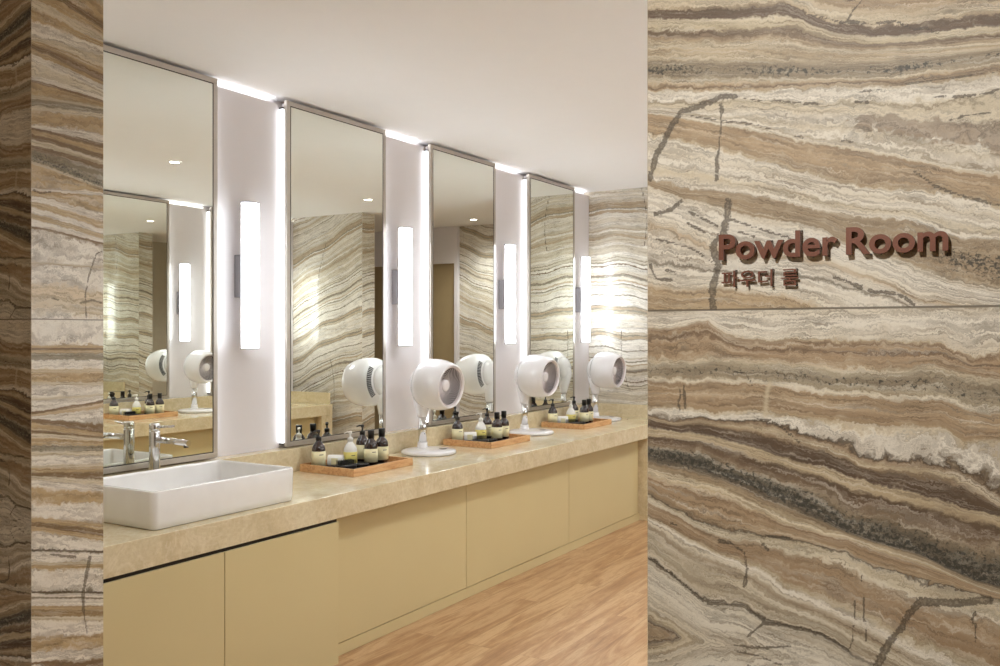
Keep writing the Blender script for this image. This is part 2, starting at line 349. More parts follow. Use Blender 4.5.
def stone_mat(name, rough, UPR=UPR, LPR=LPR, amp=1.0, sat=.86, val=1.0, gam=1.12, spec=.32):
    m, nt, out = new_mat(name); k = NT(nt)
    def att(a):
        o = k.n('ShaderNodeAttribute'); o.attribute_name = a; return o
    hb = att('band').outputs['Fac']; sel = att('lower').outputs['Fac']
    sp = att('speck').outputs['Fac']; cr = att('crack').outputs['Fac']; br = att('brown').outputs['Fac']; jo = att('seam').outputs['Fac']; pa = att('pale').outputs['Fac']
    st = att('print_pos').outputs['Vector']
    n_big = k.noise(st, 9, 4, .6); n_mid = k.noise(st, 38, 4, .65, .6); n_fine = k.noise(st, 190, 4, .7)
    off = k.math('ADD', k.math('MULTIPLY', k.math('SUBTRACT', n_big, .5), 6.0*amp),
          k.math('ADD', k.math('MULTIPLY', k.math('SUBTRACT', n_mid, .5), 8.5*amp), k.math('MULTIPLY', k.math('SUBTRACT', n_fine, .5), 3.2*amp)))
    h = k.math('ADD', hb, off)
    def big_ramp(stops):
        res = None; i = 0
        while i < len(stops)-1:
            ch = stops[i:i+30]; a, b = ch[0][0], ch[-1][0]
            t = k.math('DIVIDE', k.math('SUBTRACT', h, a), b-a, clamp=True)
            c = k.ramp(t, [((p-a)/(b-a), rgb(*q)) for p, q in ch])
            res = c if res is None else k.mix(k.math('GREATER_THAN', h, a), res, c)
            i += 29
        return res
    col = k.mix(sel, big_ramp(UPR), big_ramp(LPR)) if LPR else big_ramp(UPR)
    # fine strata that follow the bands
    s = k.n('ShaderNodeSeparateXYZ'); k.link(st, s.inputs[0])
    def strata(fs, fh, sc, det=3):
        cb = k.n('ShaderNodeCombineXYZ'); k.link(k.math('MULTIPLY', s.outputs[0], fs), cb.inputs[0])
        k.link(k.math('MULTIPLY', h, fh), cb.inputs[1]); k.link(sel, cb.inputs[2])
        return k.noise(cb.outputs[0], sc, det, .65)
    s1 = strata(3.0, .17, 1.6, 5); s2 = strata(1.4, .05, 1.3, 3)
    col = k.mix(k.mapr(s1, .51, .68, 0, .50), col, rgb(*Wt))
    col = k.mix(k.mapr(s1, .49, .33, 0, .42), col, rgb(150, 122, 90))
    col = k.mix(k.mapr(s2, .42, .3, 0, .22), col, rgb(160, 130, 96))
    thin = strata(1.6, .11, 1.0, 2)
    line = k.math('SUBTRACT', 1.0, k.math('MULTIPLY', k.math('ABSOLUTE', k.math('SUBTRACT', thin, .5)), 34), clamp=True)
    col = k.mix(k.math('MULTIPLY', line, .36), col, rgb(120, 98, 74))
    thin2 = strata(4.0, .26, 1.0, 3)
    line2 = k.math('SUBTRACT', 1.0, k.math('MULTIPLY', k.math('ABSOLUTE', k.math('SUBTRACT', thin2, .47)), 22), clamp=True)
    col = k.mix(k.math('MULTIPLY', line2, k.mapr(n_big, .40, .58, .10, .55)), col, rgb(112, 94, 72))
    s3 = strata(9.0, .55, 1.5, 4)
    col = k.mix(k.mapr(s3, .54, .70, 0, .30), col, rgb(*Wt))
    # mottling
    col = k.mix(k.mapr(n_mid, .55, .8, 0, .35), col, rgb(222, 208, 184))
    col = k.mix(k.mapr(n_fine, .5, .3, 0, .18), col, rgb(140, 116, 90))
    # dark speckled bands
    spn = k.noise(st, 130, 5, .75, .4)
    spm = k.mapr(k.math('ADD', spn, k.math('MULTIPLY', k.math('SUBTRACT', sp, 1.0), .22)), .43, .52)
    spm = k.math('MULTIPLY', spm, k.mapr(sp, .12, .5))
    col = k.mix(k.math('MULTIPLY', spm, .8), col, rgb(82, 80, 72))
    col = k.mix(k.math('MULTIPLY', k.mapr(k.math('ADD', br, k.math('MULTIPLY', k.math('SUBTRACT', n_mid, .5), 2.4)), .35, .6), k.mapr(br, .05, .3, 0, .6)), col, k.mix(k.mapr(s1, .4, .6), rgb(110, 86, 62), rgb(168, 136, 102)))
    # cracks: grey core with dark outline
    crn = k.math('ADD', cr, k.math('MULTIPLY', k.math('SUBTRACT', n_fine, .5), 1.8))
    crn = k.math('ADD', crn, k.math('MULTIPLY', k.math('SUBTRACT', n_mid, .5), 1.6))
    on = k.math('MULTIPLY', k.mapr(crn, .55, .75), k.mapr(cr, .05, .2))
    core = k.mapr(crn, .95, 1.3)
    col = k.mix(k.math('MULTIPLY', on, .72), col, k.mix(core, rgb(100, 86, 70), rgb(156, 140, 116)))
    col = k.mix(k.math('MULTIPLY', pa, .7), col, rgb(214, 198, 168))
    col = k.mix(k.mapr(jo, .4, .7, 0, .75), col, rgb(120, 108, 92))
    hs = k.n('ShaderNodeHueSaturation'); hs.inputs['Saturation'].default_value = sat; hs.inputs['Hue'].default_value = .509; hs.inputs['Value'].default_value = val; gm = k.n('ShaderNodeGamma'); k.link(col, gm.inputs[0]); gm.inputs[1].default_value = gam; k.link(gm.outputs[0], hs.inputs['Color']); col = hs.outputs[0]
    b = nt.nodes.new('ShaderNodeBsdfPrincipled')
    k.link(col, b.inputs['Base Color']); b.inputs['Roughness'].default_value = rough; b.inputs['Specular IOR Level'].default_value = spec
    nt.links.new(b.outputs[0], out.inputs[0]); return m
M['stone'] = stone_mat('banded_travertine_print', .5, amp=1.5, sat=.75, val=1.08, gam=1.38)
M['stone_jamb'] = stone_mat('banded_travertine_jamb_print', .26, JSTOPS, None, .85, .9)
M['stone_gloss'] = stone_mat('pale_travertine_print_polished', .09, PSTOPS, None, 1.9, .66, spec=.25, gam=1.25, val=1.04)

# ------------------------------------------------------------------ mesh helpers
class MB:
    def __init__(s): s.v = []; s.f = []; s.sm = []
    def add(s, vs, fs, smooth=False, mat=None):
        o = len(s.v)
        s.v += [tuple(mat @ Vector(p)) if mat is not None else tuple(p) for p in vs]
        s.f += [tuple(i+o for i in f) for f in fs]; s.sm += [smooth]*len(fs)
        return s
    def box(s, x0, x1, y0, y1, z0, z1, mat=None):
        x0, x1 = sorted((x0, x1)); y0, y1 = sorted((y0, y1)); z0, z1 = sorted((z0, z1))
        v = [(x, y, z) for z in (z0, z1) for y in (y0, y1) for x in (x0, x1)]
        return s.add(v, [(0, 2, 3, 1), (4, 5, 7, 6), (0, 1, 5, 4), (2, 6, 7, 3), (0, 4, 6, 2), (1, 3, 7, 5)], mat=mat)
    def lathe(s, prof, n=32, mat=None, closed=True, smooth=True):
        v = []; f = []
        for r, z in prof:
            for i in range(n):
                a = 2*PI*i/n; v.append((r*math.cos(a), r*math.sin(a), z))
        for j in range(len(prof)-1):
            for i in range(n):
                k = (i+1) % n; f.append((j*n+i, j*n+k, (j+1)*n+k, (j+1)*n+i))
        s.add(v, f, smooth, mat)
        if closed:
            o = len(s.v)-len(v)
            s.f += [tuple(o+i for i in reversed(range(n))), tuple(o+(len(prof)-1)*n+i for i in range(n))]; s.sm += [False, False]
        return s
    def rings(s, rings, smooth=True, cap0=True, cap1=True, mat=None):
        n = len(rings[0]); v = [p for r in rings for p in r]; f = []
        for j in range(len(rings)-1):
            for i in range(n):
                k = (i+1) % n; f.append((j*n+i, j*n+k, (j+1)*n+k, (j+1)*n+i))
        s.add(v, f, smooth, mat); o = len(s.v)-len(v)
        if cap0: s.f.append(tuple(o+i for i in reversed(range(n)))); s.sm.append(False)
        if cap1: s.f.append(tuple(o+(len(rings)-1)*n+i for i in range(n))); s.sm.append(False)
        return s
    def tube(s, pts, r, n=12, smooth=True):
        rs = []
        rr = r if isinstance(r, (list, tuple)) else [r]*len(pts)
        P = [Vector(p) for p in pts]
        for i, p in enumerate(P):
            d = (P[min(i+1, len(P)-1)] - P[max(i-1, 0)]).normalized()
            a = d.cross(Vector((0, 0, 1)))
            if a.length < .05: a = d.cross(Vector((1, 0, 0)))
            a.normalize(); b = a.cross(d).normalized()
            rs.append([tuple(p + rr[i]*(math.cos(2*PI*k/n)*b + math.sin(2*PI*k/n)*a)) for k in range(n)])
        return s.rings(rs, smooth)
    def build(s, name, mat, parent=None, bevel=0, loc=None, seg=2):
        me = bpy.data.meshes.new(name); me.from_pydata(s.v, [], s.f); me.update()
        for p, q in zip(me.polygons, s.sm): p.use_smooth = q
        bm = bmesh.new(); bm.from_mesh(me); bmesh.ops.recalc_face_normals(bm, faces=bm.faces); bm.to_mesh(me); bm.free()
        me.materials.append(mat)
        o = bpy.data.objects.new(name, me); C.objects.link(o)
        if parent: o.parent = parent
        if loc: o.location = loc
        if bevel:
            b = o.modifiers.new('bevel', 'BEVEL'); b.width = bevel; b.segments = seg; b.limit_method = 'ANGLE'; b.angle_limit = math.radians(50)
        return o

def tag(o, label=None, cat=None, group=None, kind=None):
    for a, b in (('label', label), ('category', cat), ('group', group), ('kind', kind)):
        if b: o[a] = b
    return o
def thing(name, loc, label, cat, group=None, rz=0):
    o = bpy.data.objects.new(name, None); o.empty_display_size = .05; C.objects.link(o)
    o.location = loc; o.rotation_euler = (0, 0, rz)
    return tag(o, label, cat, group)
def struct(o): o['kind'] = 'structure'; return o
def dup(root, loc=None, label=None, flip=False, rz=None, group=None):
    r = root.copy(); C.objects.link(r)
    def rec(src, dst):
        for ch in list(src.children):
            c = ch.copy(); C.objects.link(c); c.parent = dst; rec(ch, c)
    rec(root, r)
    if loc is not None: r.location = loc
    if flip: r.scale = (1, -1, 1)
    if rz is not None: r.rotation_euler = (0, 0, rz)
    if label: r['label'] = label
    if group: r['group'] = group
    return r
def flip_to_other_side(root, label, group=None):
    l = root.location
    return dup(root, (l.x, 2*MY - l.y, l.z), label, flip=True, rz=-root.rotation_euler.z, group=group)

def rrect(x0, x1, y0, y1, z, r, n=6):
    p = []
    for cx, cy, a0 in ((x1-r, y1-r, 0), (x0+r, y1-r, 90), (x0+r, y0+r, 180), (x1-r, y0+r, 270)):
        for i in range(n+1):
            a = math.radians(a0 + 90*i/n); p.append((cx+r*math.cos(a), cy+r*math.sin(a), z))
    return p

# ------------------------------------------------------------------ stone walls
def stone_wall(name, a, b, aa, zz, thick, mat, smap, fields=None):
    """slab wall from plan point a to b; aa = distances along a-b, zz = heights of the face grid,
    smap(d, z) -> print s, print z, slab selector, seam. The face looks to the right of a->b."""
    a = Vector((*a, 0)); b = Vector((*b, 0)); d = (b-a).normalized(); nrm = Vector((d.y, -d.x, 0))
    na, nz = len(aa), len(zz)
    A, Z = np.meshgrid(np.array(aa), np.array(zz))
    S, ZP, W, SEAM = smap(A.ravel(), Z.ravel())[:4]
    h, sp, br, cr, pa = fields(S, ZP) if fields else print_fields(S, ZP, W)
    V = np.stack([a.x + d.x*A.ravel(), a.y + d.y*A.ravel(), Z.ravel()], 1)
    verts = V.tolist(); faces = []
    for j in range(nz-1):
        for i in range(na-1):
            faces.append((j*na+i, j*na+i+1, (j+1)*na+i+1, (j+1)*na+i))
    n0 = len(verts)
    back = []
    for (dd, z) in ((aa[0], zz[0]), (aa[-1], zz[0]), (aa[-1], zz[-1]), (aa[0], zz[-1])):
        p = a + d*dd - nrm*thick; back.append((p.x, p.y, z))
    verts += back
    bot = list(range(na)); top = [(nz-1)*na+i for i in range(na)]
    lef = [j*na for j in range(nz)]; rig = [j*na+na-1 for j in range(nz)]
    faces += [(n0, n0+3, n0+2, n0+1)]
    faces += [tuple([n0+1] + list(reversed(bot)) + [n0])[::1], tuple([n0+3] + top + [n0+2])]
    faces += [tuple([n0] + lef + [n0+3]), tuple([n0+2] + list(reversed(rig)) + [n0+1])]
    me = bpy.data.meshes.new(name); me.from_pydata(verts, [], faces); me.update()
    me.materials.append(mat)
    def setf(nm, arr):
        at = me.attributes.new(nm, 'FLOAT', 'POINT')
        full = np.zeros(len(verts), np.float32); full[:len(arr)] = arr
        full[len(arr):] = arr[0]; at.data.foreach_set('value', full)
    for nm, arr in (('band', h), ('lower', W), ('speck', sp), ('brown', br), ('crack', cr), ('seam', SEAM), ('pale', pa)): setf(nm, arr)
    at = me.attributes.new('print_pos', 'FLOAT_VECTOR', 'POINT')
    full = np.zeros((len(verts), 3), np.float32); full[:n0, 0] = S; full[:n0, 1] = ZP; full[:n0, 2] = W*3.7
    at.data.foreach_set('vector', full.ravel())
    o = bpy.data.objects.new(name, me); C.objects.link(o)
    return struct(o)

def steps(lo, hi, *zones):
    """zones: (start, end, step) finer zones; elsewhere .08"""
    out = [lo]
    while out[-1] < hi - 1e-6:
        x = out[-1]; st = .08; lim = hi
        for s, e, w in zones:
            if s - 1e-6 <= x < e - 1e-6: st = w; lim = min(lim, e)
            elif x < s: lim = min(lim, s)
        nx = x + st
        if nx > lim - st*.3: nx = lim
        out.append(nx)
    return out
def seamline(z, z0, w=.0022): return (np.abs(z-z0) < w*1.01).astype(float)
def zsteps(fine, lo=.0, hi=CEIL):
    z = steps(lo, hi, *fine)
    z = [x for x in z if abs(x-ZJ) > .003] + [ZJ-.0026, ZJ-.0013, ZJ, ZJ+.0013, ZJ+.0026]
    return sorted(z)
def seam_attr(z): return (np.abs(z-ZJ) < .0014).astype(float)

WT = .25
# sign wall: face looks to -x; the opening edge is at y = S0
stone_wall('wall_front', (U0, S0), (U0, -2.6), steps(0, S0+2.6, (0, .62, .0036)), zsteps([(.85, 2.22, .0040)]), WT, M['stone'],
           lambda A, Z: (A, Z, (Z < ZJ).astype(float), seam_attr(Z)))
# left pier: its front face is turned to the dim corridor, its jamb to the bright room
stone_wall('wall_front_left', (U0, 5.2), (U0, YL), steps(0, 5.2-YL, (5.2-YL-.2, 5.2-YL, .005)), zsteps([(.6, 2.79, .006)]), .001, M['stone'],
           lambda A, Z: (A-2.2, np.where(Z > ZJ, Z-.60, Z+.02), np.ones_like(Z), seam_attr(Z)))
stone_wall('wall_jamb_left', (U0+.0012, YL), (U0+WT, YL), steps(0, WT-.0012, (0, WT, .0045)), zsteps([(.5, 2.79, .0040)]), .0015, M['stone_jamb'],
           lambda A, Z: (A+U0, Z, (Z > ZJ).astype(float), seam_attr(Z)), jamb_fields)
struct(MB().box(U0+.0012, U0+WT, YL+.002, 5.2, 0, CEIL).build('wall_pier_core', M['plain_wall']))
# jamb of the sign wall (faces away from the photograph)
stone_wall('wall_jamb_right', (U0+WT, S0+.001), (U0+.0005, S0+.001), steps(0, WT-.0005, (0, WT, .01)), zsteps([(0, 2.79, .01)]), .0008, M['stone_jamb'],
           lambda A, Z: (A+U0, Z, (Z > ZJ).astype(float), seam_attr(Z)), jamb_fields)

UE = 7.39; ET = .2
SF = lambda sl, ph: (lambda S, Z: soft_fields(S, Z, sl, ph))
EY0, EY1 = 2*MY-2.573, 2.573
fl = [(0, 4, .012)]
# end walls either side of the passage, faces look to -x
stone_wall('wall_end_left', (UE, 3.62), (UE, EY1), steps(0, 3.62-EY1, *fl), zsteps([(0, 2.8, .010)]), ET, M['stone_gloss'],
           lambda A, Z: (A, Z, (Z > ZJ).astype(float), seam_attr(Z)), SF(.12, .4))
stone_wall('wall_end_right', (UE, EY0), (UE, 2*MY-3.62), steps(0, 3.62-EY1, *fl), zsteps([(0, 2.8, .010)]), ET, M['stone_gloss'],
           lambda A, Z: (A, Z, (Z < ZJ).astype(float), seam_attr(Z)), SF(.34, 2.0))
# sides of the passage
stone_wall('wall_passage_right', (UE+ET, EY0+.006), (UE, EY0+.006), [0, .05, .1, .15, .2], zsteps([(0, 2.8, .01)]), .005, M['stone_gloss'],
           lambda A, Z: (A, Z, (Z < ZJ).astype(float), seam_attr(Z)), SF(.3, 1.0))
stone_wall('wall_passage_left', (UE, EY1-.006), (UE+ET, EY1-.006), [0, .05, .1, .15, .2], zsteps([(0, 2.8, .01)]), .005, M['stone_gloss'],
           lambda A, Z: (A, Z, (Z < ZJ).astype(float), seam_attr(Z)), SF(.3, 1.0))
UB = 8.98
stone_wall('wall_back_left', (UB, 4.0), (UB, .99), steps(0, 3.01, (0, 3.01, .012)), zsteps([(0, 2.8, .012)]), .15, M['stone_gloss'],
           lambda A, Z: (A, Z, (Z > ZJ).astype(float), seam_attr(Z)), SF(-.35, 3.0))
struct(MB().box(UB-.04, UB+.15, -1.6, .989, 2.36, CEIL).box(UB-.04, UB+.15, .94, .989, 0, 2.36).build('wall_back_right', M['white_wall']))
dr = struct(MB().box(UB, UB+.05, -1.6, .939, 0, 2.36).build('door_1', M['door_brown']))
hd = MB().tube([(UB+.002, .84, 1.0), (UB-.05, .84, 1.0), (UB-.05, .72, 1.0)], .009).build('door_handle', M['chrome'], dr)
struct(MB().box(UE+ET, UB+.15, 3.4, 3.5, 0, CEIL).build('wall_vestibule_left', M['plain_wall']))
struct(MB().box(UE+ET, UB+.15, -1.7, -1.6, 0, CEIL).build('wall_vestibule_right', M['plain_wall']))

# ------------------------------------------------------------------ room shell
struct(MB().box(-1.9, 9.2, -2.7, 5.3, -.05, 0).build('floor', M['floor']))
struct(MB().box(-1.9, 9.2, -2.7, 5.3, CEIL, CEIL+.06).build('ceiling', M['ceiling']))
YW = 3.55; UA = U0+WT
def vanity_wall(name, f):
    mb = MB()
    y0, y1 = sorted((f(3.60), f(3.70))); mb.box(UA, UE, y0, y1, 0, CEIL)
    y0, y1 = sorted((f(YW), f(3.598))); mb.box(UA+.002, UE-.002, y0, y1, 0, H+1.228)
    return struct(mb.build(name, M['white_wall']))
vanity_wall('wall_left', lambda y: y)
vanity_wall('wall_right', lambda y: 2*MY-y)
struct(MB().box(-1.9, U0, -2.7, -2.6, 0, CEIL).build('wall_corridor_right', M['plain_wall']))
struct(MB().box(-1.9, U0, 5.2, 5.3, 0, CEIL).build('wall_corridor_left', M['plain_wall']))
struct(MB().box(-1.9, -1.8, -2.6, 5.2, 0, CEIL).build('wall_corridor_back', M['plain_wall']))

# ------------------------------------------------------------------ mirrors
MB0, MT0 = H-.610, H+1.246
def make_mirror(u0, u1, label, group):
    w = u1-u0; t = thing('wall_mirror', (u0, YW, MB0), label, 'mirror', group)
    hgt = MT0-MB0; fw = .026; yf = -.052
    f = MB()
    for a, b, c, d in ((0, w, 0, fw), (0, w, hgt-fw, hgt), (0, fw, fw, hgt-fw), (w-fw, w, fw, hgt-fw)):
        f.box(a, b, yf, -.030, c, d)
    f.build('frame', M['frame'], t, bevel=.002)
    r = MB()
    for a, b, c, d in ((fw, w-fw, fw, fw+.005), (fw, w-fw, hgt-fw-.005, hgt-fw), (fw, fw+.005, fw, hgt-fw), (w-fw-.005, w-fw, fw, hgt-fw)):
        r.box(a, b, yf+.0004, -.030, c, d)
    r.build('inner_reveal', M['frame_dark'], t)
    MB().box(fw+.005, w-fw-.005, -.0508, -.030, fw+.005, hgt-fw-.005).build('glass', M['mirror'], t)
    MB().box(.012, w-.012, -.030, -.001, .012, hgt-.012).build('backing_box', M['white_wall'], t)
    for a, b in ((-.007, .010), (w-.010, w+.007)):
        s = MB().box(a, b, -.028, -.002, .02, hgt-.045).build('light_strip', M['led'], t)
        MB().box(a, b, -.029, -.001, hgt-.045, hgt-.036).build('end_cap', M['frame_dark'], s)
        MB().box(a, b, -.029, -.001, .010, .02).build('end_cap', M['frame_dark'], s)
    return t
mspan = [(2.250, 3.098), (3.570, 4.416), (4.886, 5.706), (6.203, 7.005)]
mlab = ['tall metal-framed mirror above the white basin and chrome tap', 'tall metal-framed mirror behind the tray nearest the basin',
        'tall metal-framed mirror behind the middle tray, reflecting a brown door', 'narrowest-looking framed mirror, nearest the far stone wall']
olab = ['framed mirror on the opposite wall directly across from the white basin', 'framed mirror on the opposite wall across from the first tray',
        'framed mirror on the opposite wall, seen reflected above the basin', 'framed mirror on the opposite wall, closest to the passage']
mirrors = [make_mirror(a, b, l, 'tall framed mirrors') for (a, b), l in zip(mspan, mlab)]
for m_, l in zip(mirrors, olab): flip_to_other_side(m_, l, 'framed mirrors on the opposite wall')

# short LED strips sunk behind the panel's top edge, one between each two mirrors
gaps = [(3.13, 3.54, 'LED strip glowing above the white panel between basin mirror and second mirror'), (4.45, 4.86, 'LED strip glowing above the white panel over the nearest fan'),
        (5.74, 6.175, 'LED strip glowing above the white panel over the middle fan'), (7.06, UE-.03, 'LED strip glowing above the last white panel beside the stone')]
for a_, b_, l_ in gaps:
    q = MB().box(a_, b_, .0, .018, 0, .008).build('cove_light_strip', M['cove'], loc=(0, 3.579, H+1.2295))
    tag(q, l_, 'light strip', 'LED strips above the white panels')
    q2 = q.copy(); C.objects.link(q2); q2.location = (0, 2*MY-3.579-.018, H+1.2295)
    tag(q2, l_.replace('LED strip glowing above the', 'opposite-wall LED strip across from the'), 'light strip', 'LED strips on the opposite wall')

# ------------------------------------------------------------------ sconces
def make_sconce(u, label):
    t = thing('wall_sconce', (u, YW, H-.082), label, 'wall lamp', 'white tube wall lamps')
    L = .742; R = .049; y = -.084
    # flat-backed tube
    def sec(z, r): return [(r*math.cos(2*PI*i/36), y + r*.82*math.sin(2*PI*i/36), z) for i in range(36)]
    def arc(a0, a1, z, r0, r1, n=26):
        o_ = [(r0*math.cos(a), y + r0*.82*math.sin(a), z) for a in [math.radians(a0+(a1-a0)*i/n) for i in range(n+1)]]
        i_ = [(r1*math.cos(a), y + r1*.82*math.sin(a), z) for a in [math.radians(a1-(a1-a0)*i/n) for i in range(n+1)]]
        return o_ + i_
    MB().rings([arc(166, 374, .006, R, R-.004), arc(166, 374, L-.006, R, R-.004)]).build('lamp_tube', M['sconce'], t)
    MB().rings([arc(14.6, 165.4, .0062, R-.0005, R-.006), arc(14.6, 165.4, L-.0062, R-.0005, R-.006)]).build('glow_shield', M['fan_white'], t)  # opaque back half added to keep the tube's glow on the wall mild
    for z in (0, L-.006):
        MB().rings([sec(z, R+.001), sec(z+.006, R+.001)]).build('end_cap', M['bracket'], t)
    MB().box(-.027, .027, y+.035, -.0005, .262, .478).build('bracket', M['bracket'], t, bevel=.002)
    return t
slab = ['white tube wall lamp nearest the basin', 'white tube wall lamp directly above the first white fan', 'white tube wall lamp between the third and fourth mirrors', 'farthest white tube wall lamp, beside the stone end wall']
sol = ['tube wall lamp on the opposite wall, across from the basin end', 'tube wall lamp on the opposite wall, across from the nearest fan',
       'tube wall lamp on the opposite wall, reflected in the mirror above the basin', 'tube wall lamp on the opposite wall, next to the passage']
sconces = [make_sconce(3.2766+1.289*i, slab[i]) for i in range(4)]
for s_, l in zip(sconces, sol): flip_to_other_side(s_, l, 'tube wall lamps on the opposite wall')

# ------------------------------------------------------------------ vanity
ZC = H-.740; VF = 2.80; UEND = 6.955
def make_counter(label, xe, l0, l1):
    t = thing('vanity_counter', (UA+.002, YW, 0), label, 'counter')
    x1 = xe-(UA+.002)
    top = MB()
    zt, zb = ZC, ZC-.112
    y0 = VF-YW
    top.add([(0, y0, zb), (x1, y0, zb), (x1, y0, zt), (0, y0, zt), (0, -.001, zt), (x1, -.001, zt), (x1, -.001, zt-.03), (0, -.001, zt-.03), (0, y0+.03, zt-.03), (x1, y0+.03, zt-.03), (x1, y0+.03, zb), (0, y0+.03, zb)],
            [(0, 1, 2, 3), (3, 2, 5, 4), (4, 5, 6, 7), (7, 6, 9, 8), (8, 9, 10, 11), (11, 10, 1, 0), (0, 3, 4, 7, 8, 11), (1, 10, 9, 6, 5, 2)])
    top.build('worktop', M['marble'], t, bevel=.0025)
    MB().box(0, x1, -.090, -.001, ZC+.0005, H-.616).build('backsplash', M['marble'], t, bevel=.0015)
    MB().box(x1-.022, x1, y0+.03, -.0905, ZC+.0005, H-.622).build('side_splash', M['marble'], t, bevel=.0015)
    MB().box(l0-(UA+.002), l1-(UA+.002), y0+.001, -.06, 0.001, zb-.0005).build('end_panel', M['marble'], t, bevel=.001)
    return t
ctr = make_counter('long beige marble vanity counter running under the row of mirrors', UE-.004, UEND, UEND+.17)
ctr2 = make_counter('matching beige marble counter on the opposite side, seen in the mirrors', 7.19, 7.03, 7.188)
ctr2.location.y = 2*MY-YW; ctr2.scale = (1, -1, 1)

def make_cabinet(x0, x1, front, doors, label, plinth, topgap):
    """body with flat lacquer doors; local origin on the floor at x0, wall side"""
    t = thing('vanity_cabinet', (x0, YW, 0), label, 'cabinet', 'khaki vanity cabinets')
    w = x1-x0; y = front-YW; zt = ZC-.112-topgap
    MB().box(.001, w-.001, y+.020, -.10, .02 if not plinth else .001, ZC-.116).build('body', M['lacquer'], t)
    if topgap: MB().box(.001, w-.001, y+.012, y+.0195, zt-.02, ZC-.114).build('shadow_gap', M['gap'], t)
    zb = .062 if plinth else .012
    if plinth: MB().box(.0005, w-.0005, y+.001, y+.0195, .001, .058).build('plinth', M['lacquer'], t)
    n = len(doors)-1
    for i in range(n):
        a, b = doors[i]-x0+.0018, doors[i+1]-x0-.0018
        MB().box(a, b, y, y+.0195, zb, zt).build('door', M['lacquer'], t, bevel=.0012)
    return t
c1 = make_cabinet(UA+.004, 3.190, VF+.001, [UA+.004, 2.516, 3.190], 'forward-standing khaki cabinet with two doors under the white basin', False, .016)
VC = 2.885
cabs = [c1, make_cabinet(3.192, 4.382, VC, [3.192, 4.382], 'recessed khaki cabinet under the nearest tray and fan', True, 0),
        make_cabinet(4.382, 5.685, VC, [4.382, 5.685], 'recessed khaki cabinet in the middle, under the second tray', True, 0),
        make_cabinet(5.685, UEND-.002, VC, [5.685, UEND-.03], 'farthest khaki cabinet, ending at the marble end panel', True, 0)]
cab_far = make_cabinet(5.685, 7.028, VC, [5.685, 7.0], 'khaki cabinet on the opposite side, next to its end panel', True, 0)
cab_far['group'] = 'khaki cabinets on the opposite side'; cab_far.location.y = 2*MY-YW; cab_far.scale = (1, -1, 1)
for c_, l in zip(cabs[:3], ['khaki cabinet on the opposite side, across from the basin cabinet', 'khaki cabinet on the opposite side, across from the nearest tray',
                        'khaki cabinet on the opposite side, across from the second tray', 'khaki cabinet on the opposite side, next to its end panel']):
    flip_to_other_side(c_, l, 'khaki cabinets on the opposite side')

# basin
def make_basin():
    x0, x1, y0, y1 = 2.226, 2.972, 2.858, 3.345
    t = thing('vessel_basin', ((x0+x1)/2, (y0+y1)/2, ZC+.0005), 'rectangular white ceramic vessel basin on the marble counter', 'sink')
    a, b = (x1-x0)/2, (y1-y0)/2; hh = .146
    R = lambda da, z, r: rrect(-a+da, a-da, -b+da, b-da, z, r)
    MB().rings([R(.012, 0, .02), R(.006, .004, .024), R(.003, .03, .026), R(0, hh-.006, .028), R(.002, hh-.001, .027), R(.005, hh, .025), R(.011, hh, .02), R(.014, hh-.002, .018),
                R(.017, hh-.010, .018), R(.024, .06, .03), R(.034, .036, .04), R(.06, .026, .05), R(.11, .022, .04)]).build('bowl', M['ceramic'], t)
    MB().lathe([(.024, .0225), (.024, .025), (.02, .0265), (.001, .0265)], 24).build('drain', M['chrome'], t)
    return t
basin = make_basin()
flip_to_other_side(basin, 'white vessel basin on the opposite counter')

def make_tap():
    t = thing('basin_tap', (2.662, 3.411, ZC+.0005), 'tall chrome mixer tap standing behind the white basin', 'tap')
    MB().lathe([(.031, 0), (.031, .004), (.026, .008)], 32).build('base_ring', M['chrome'], t)
    MB().lathe([(.0235, .006), (.0235, .300), (.022, .304)], 32).build('body', M['chrome'], t)
    MB().lathe([(.022, .306), (.0235, .309), (.0235, .332), (.021, .337), (.001, .338)], 32).build('handle_cap', M['chrome'], t)
    MB().tube([(0, -.015, .322), (.006, -.06, .326), (.012, -.115, .330)], [.0065, .0055, .005], 12).build('lever', M['chrome'], t)
    sp = MB().tube([(0, -.012, .266), (.0, -.11, .266), (.0, -.225, .263)], .0135, 20).build('spout', M['chrome'], t)
    MB().tube([(0, -.206, .258), (0, -.208, .243)], .0105, 16).build('aerator', M['frame_dark'], sp)
    return t
tap = make_tap()
flip_to_other_side(tap, 'chrome mixer tap beside the basin on the opposite counter')

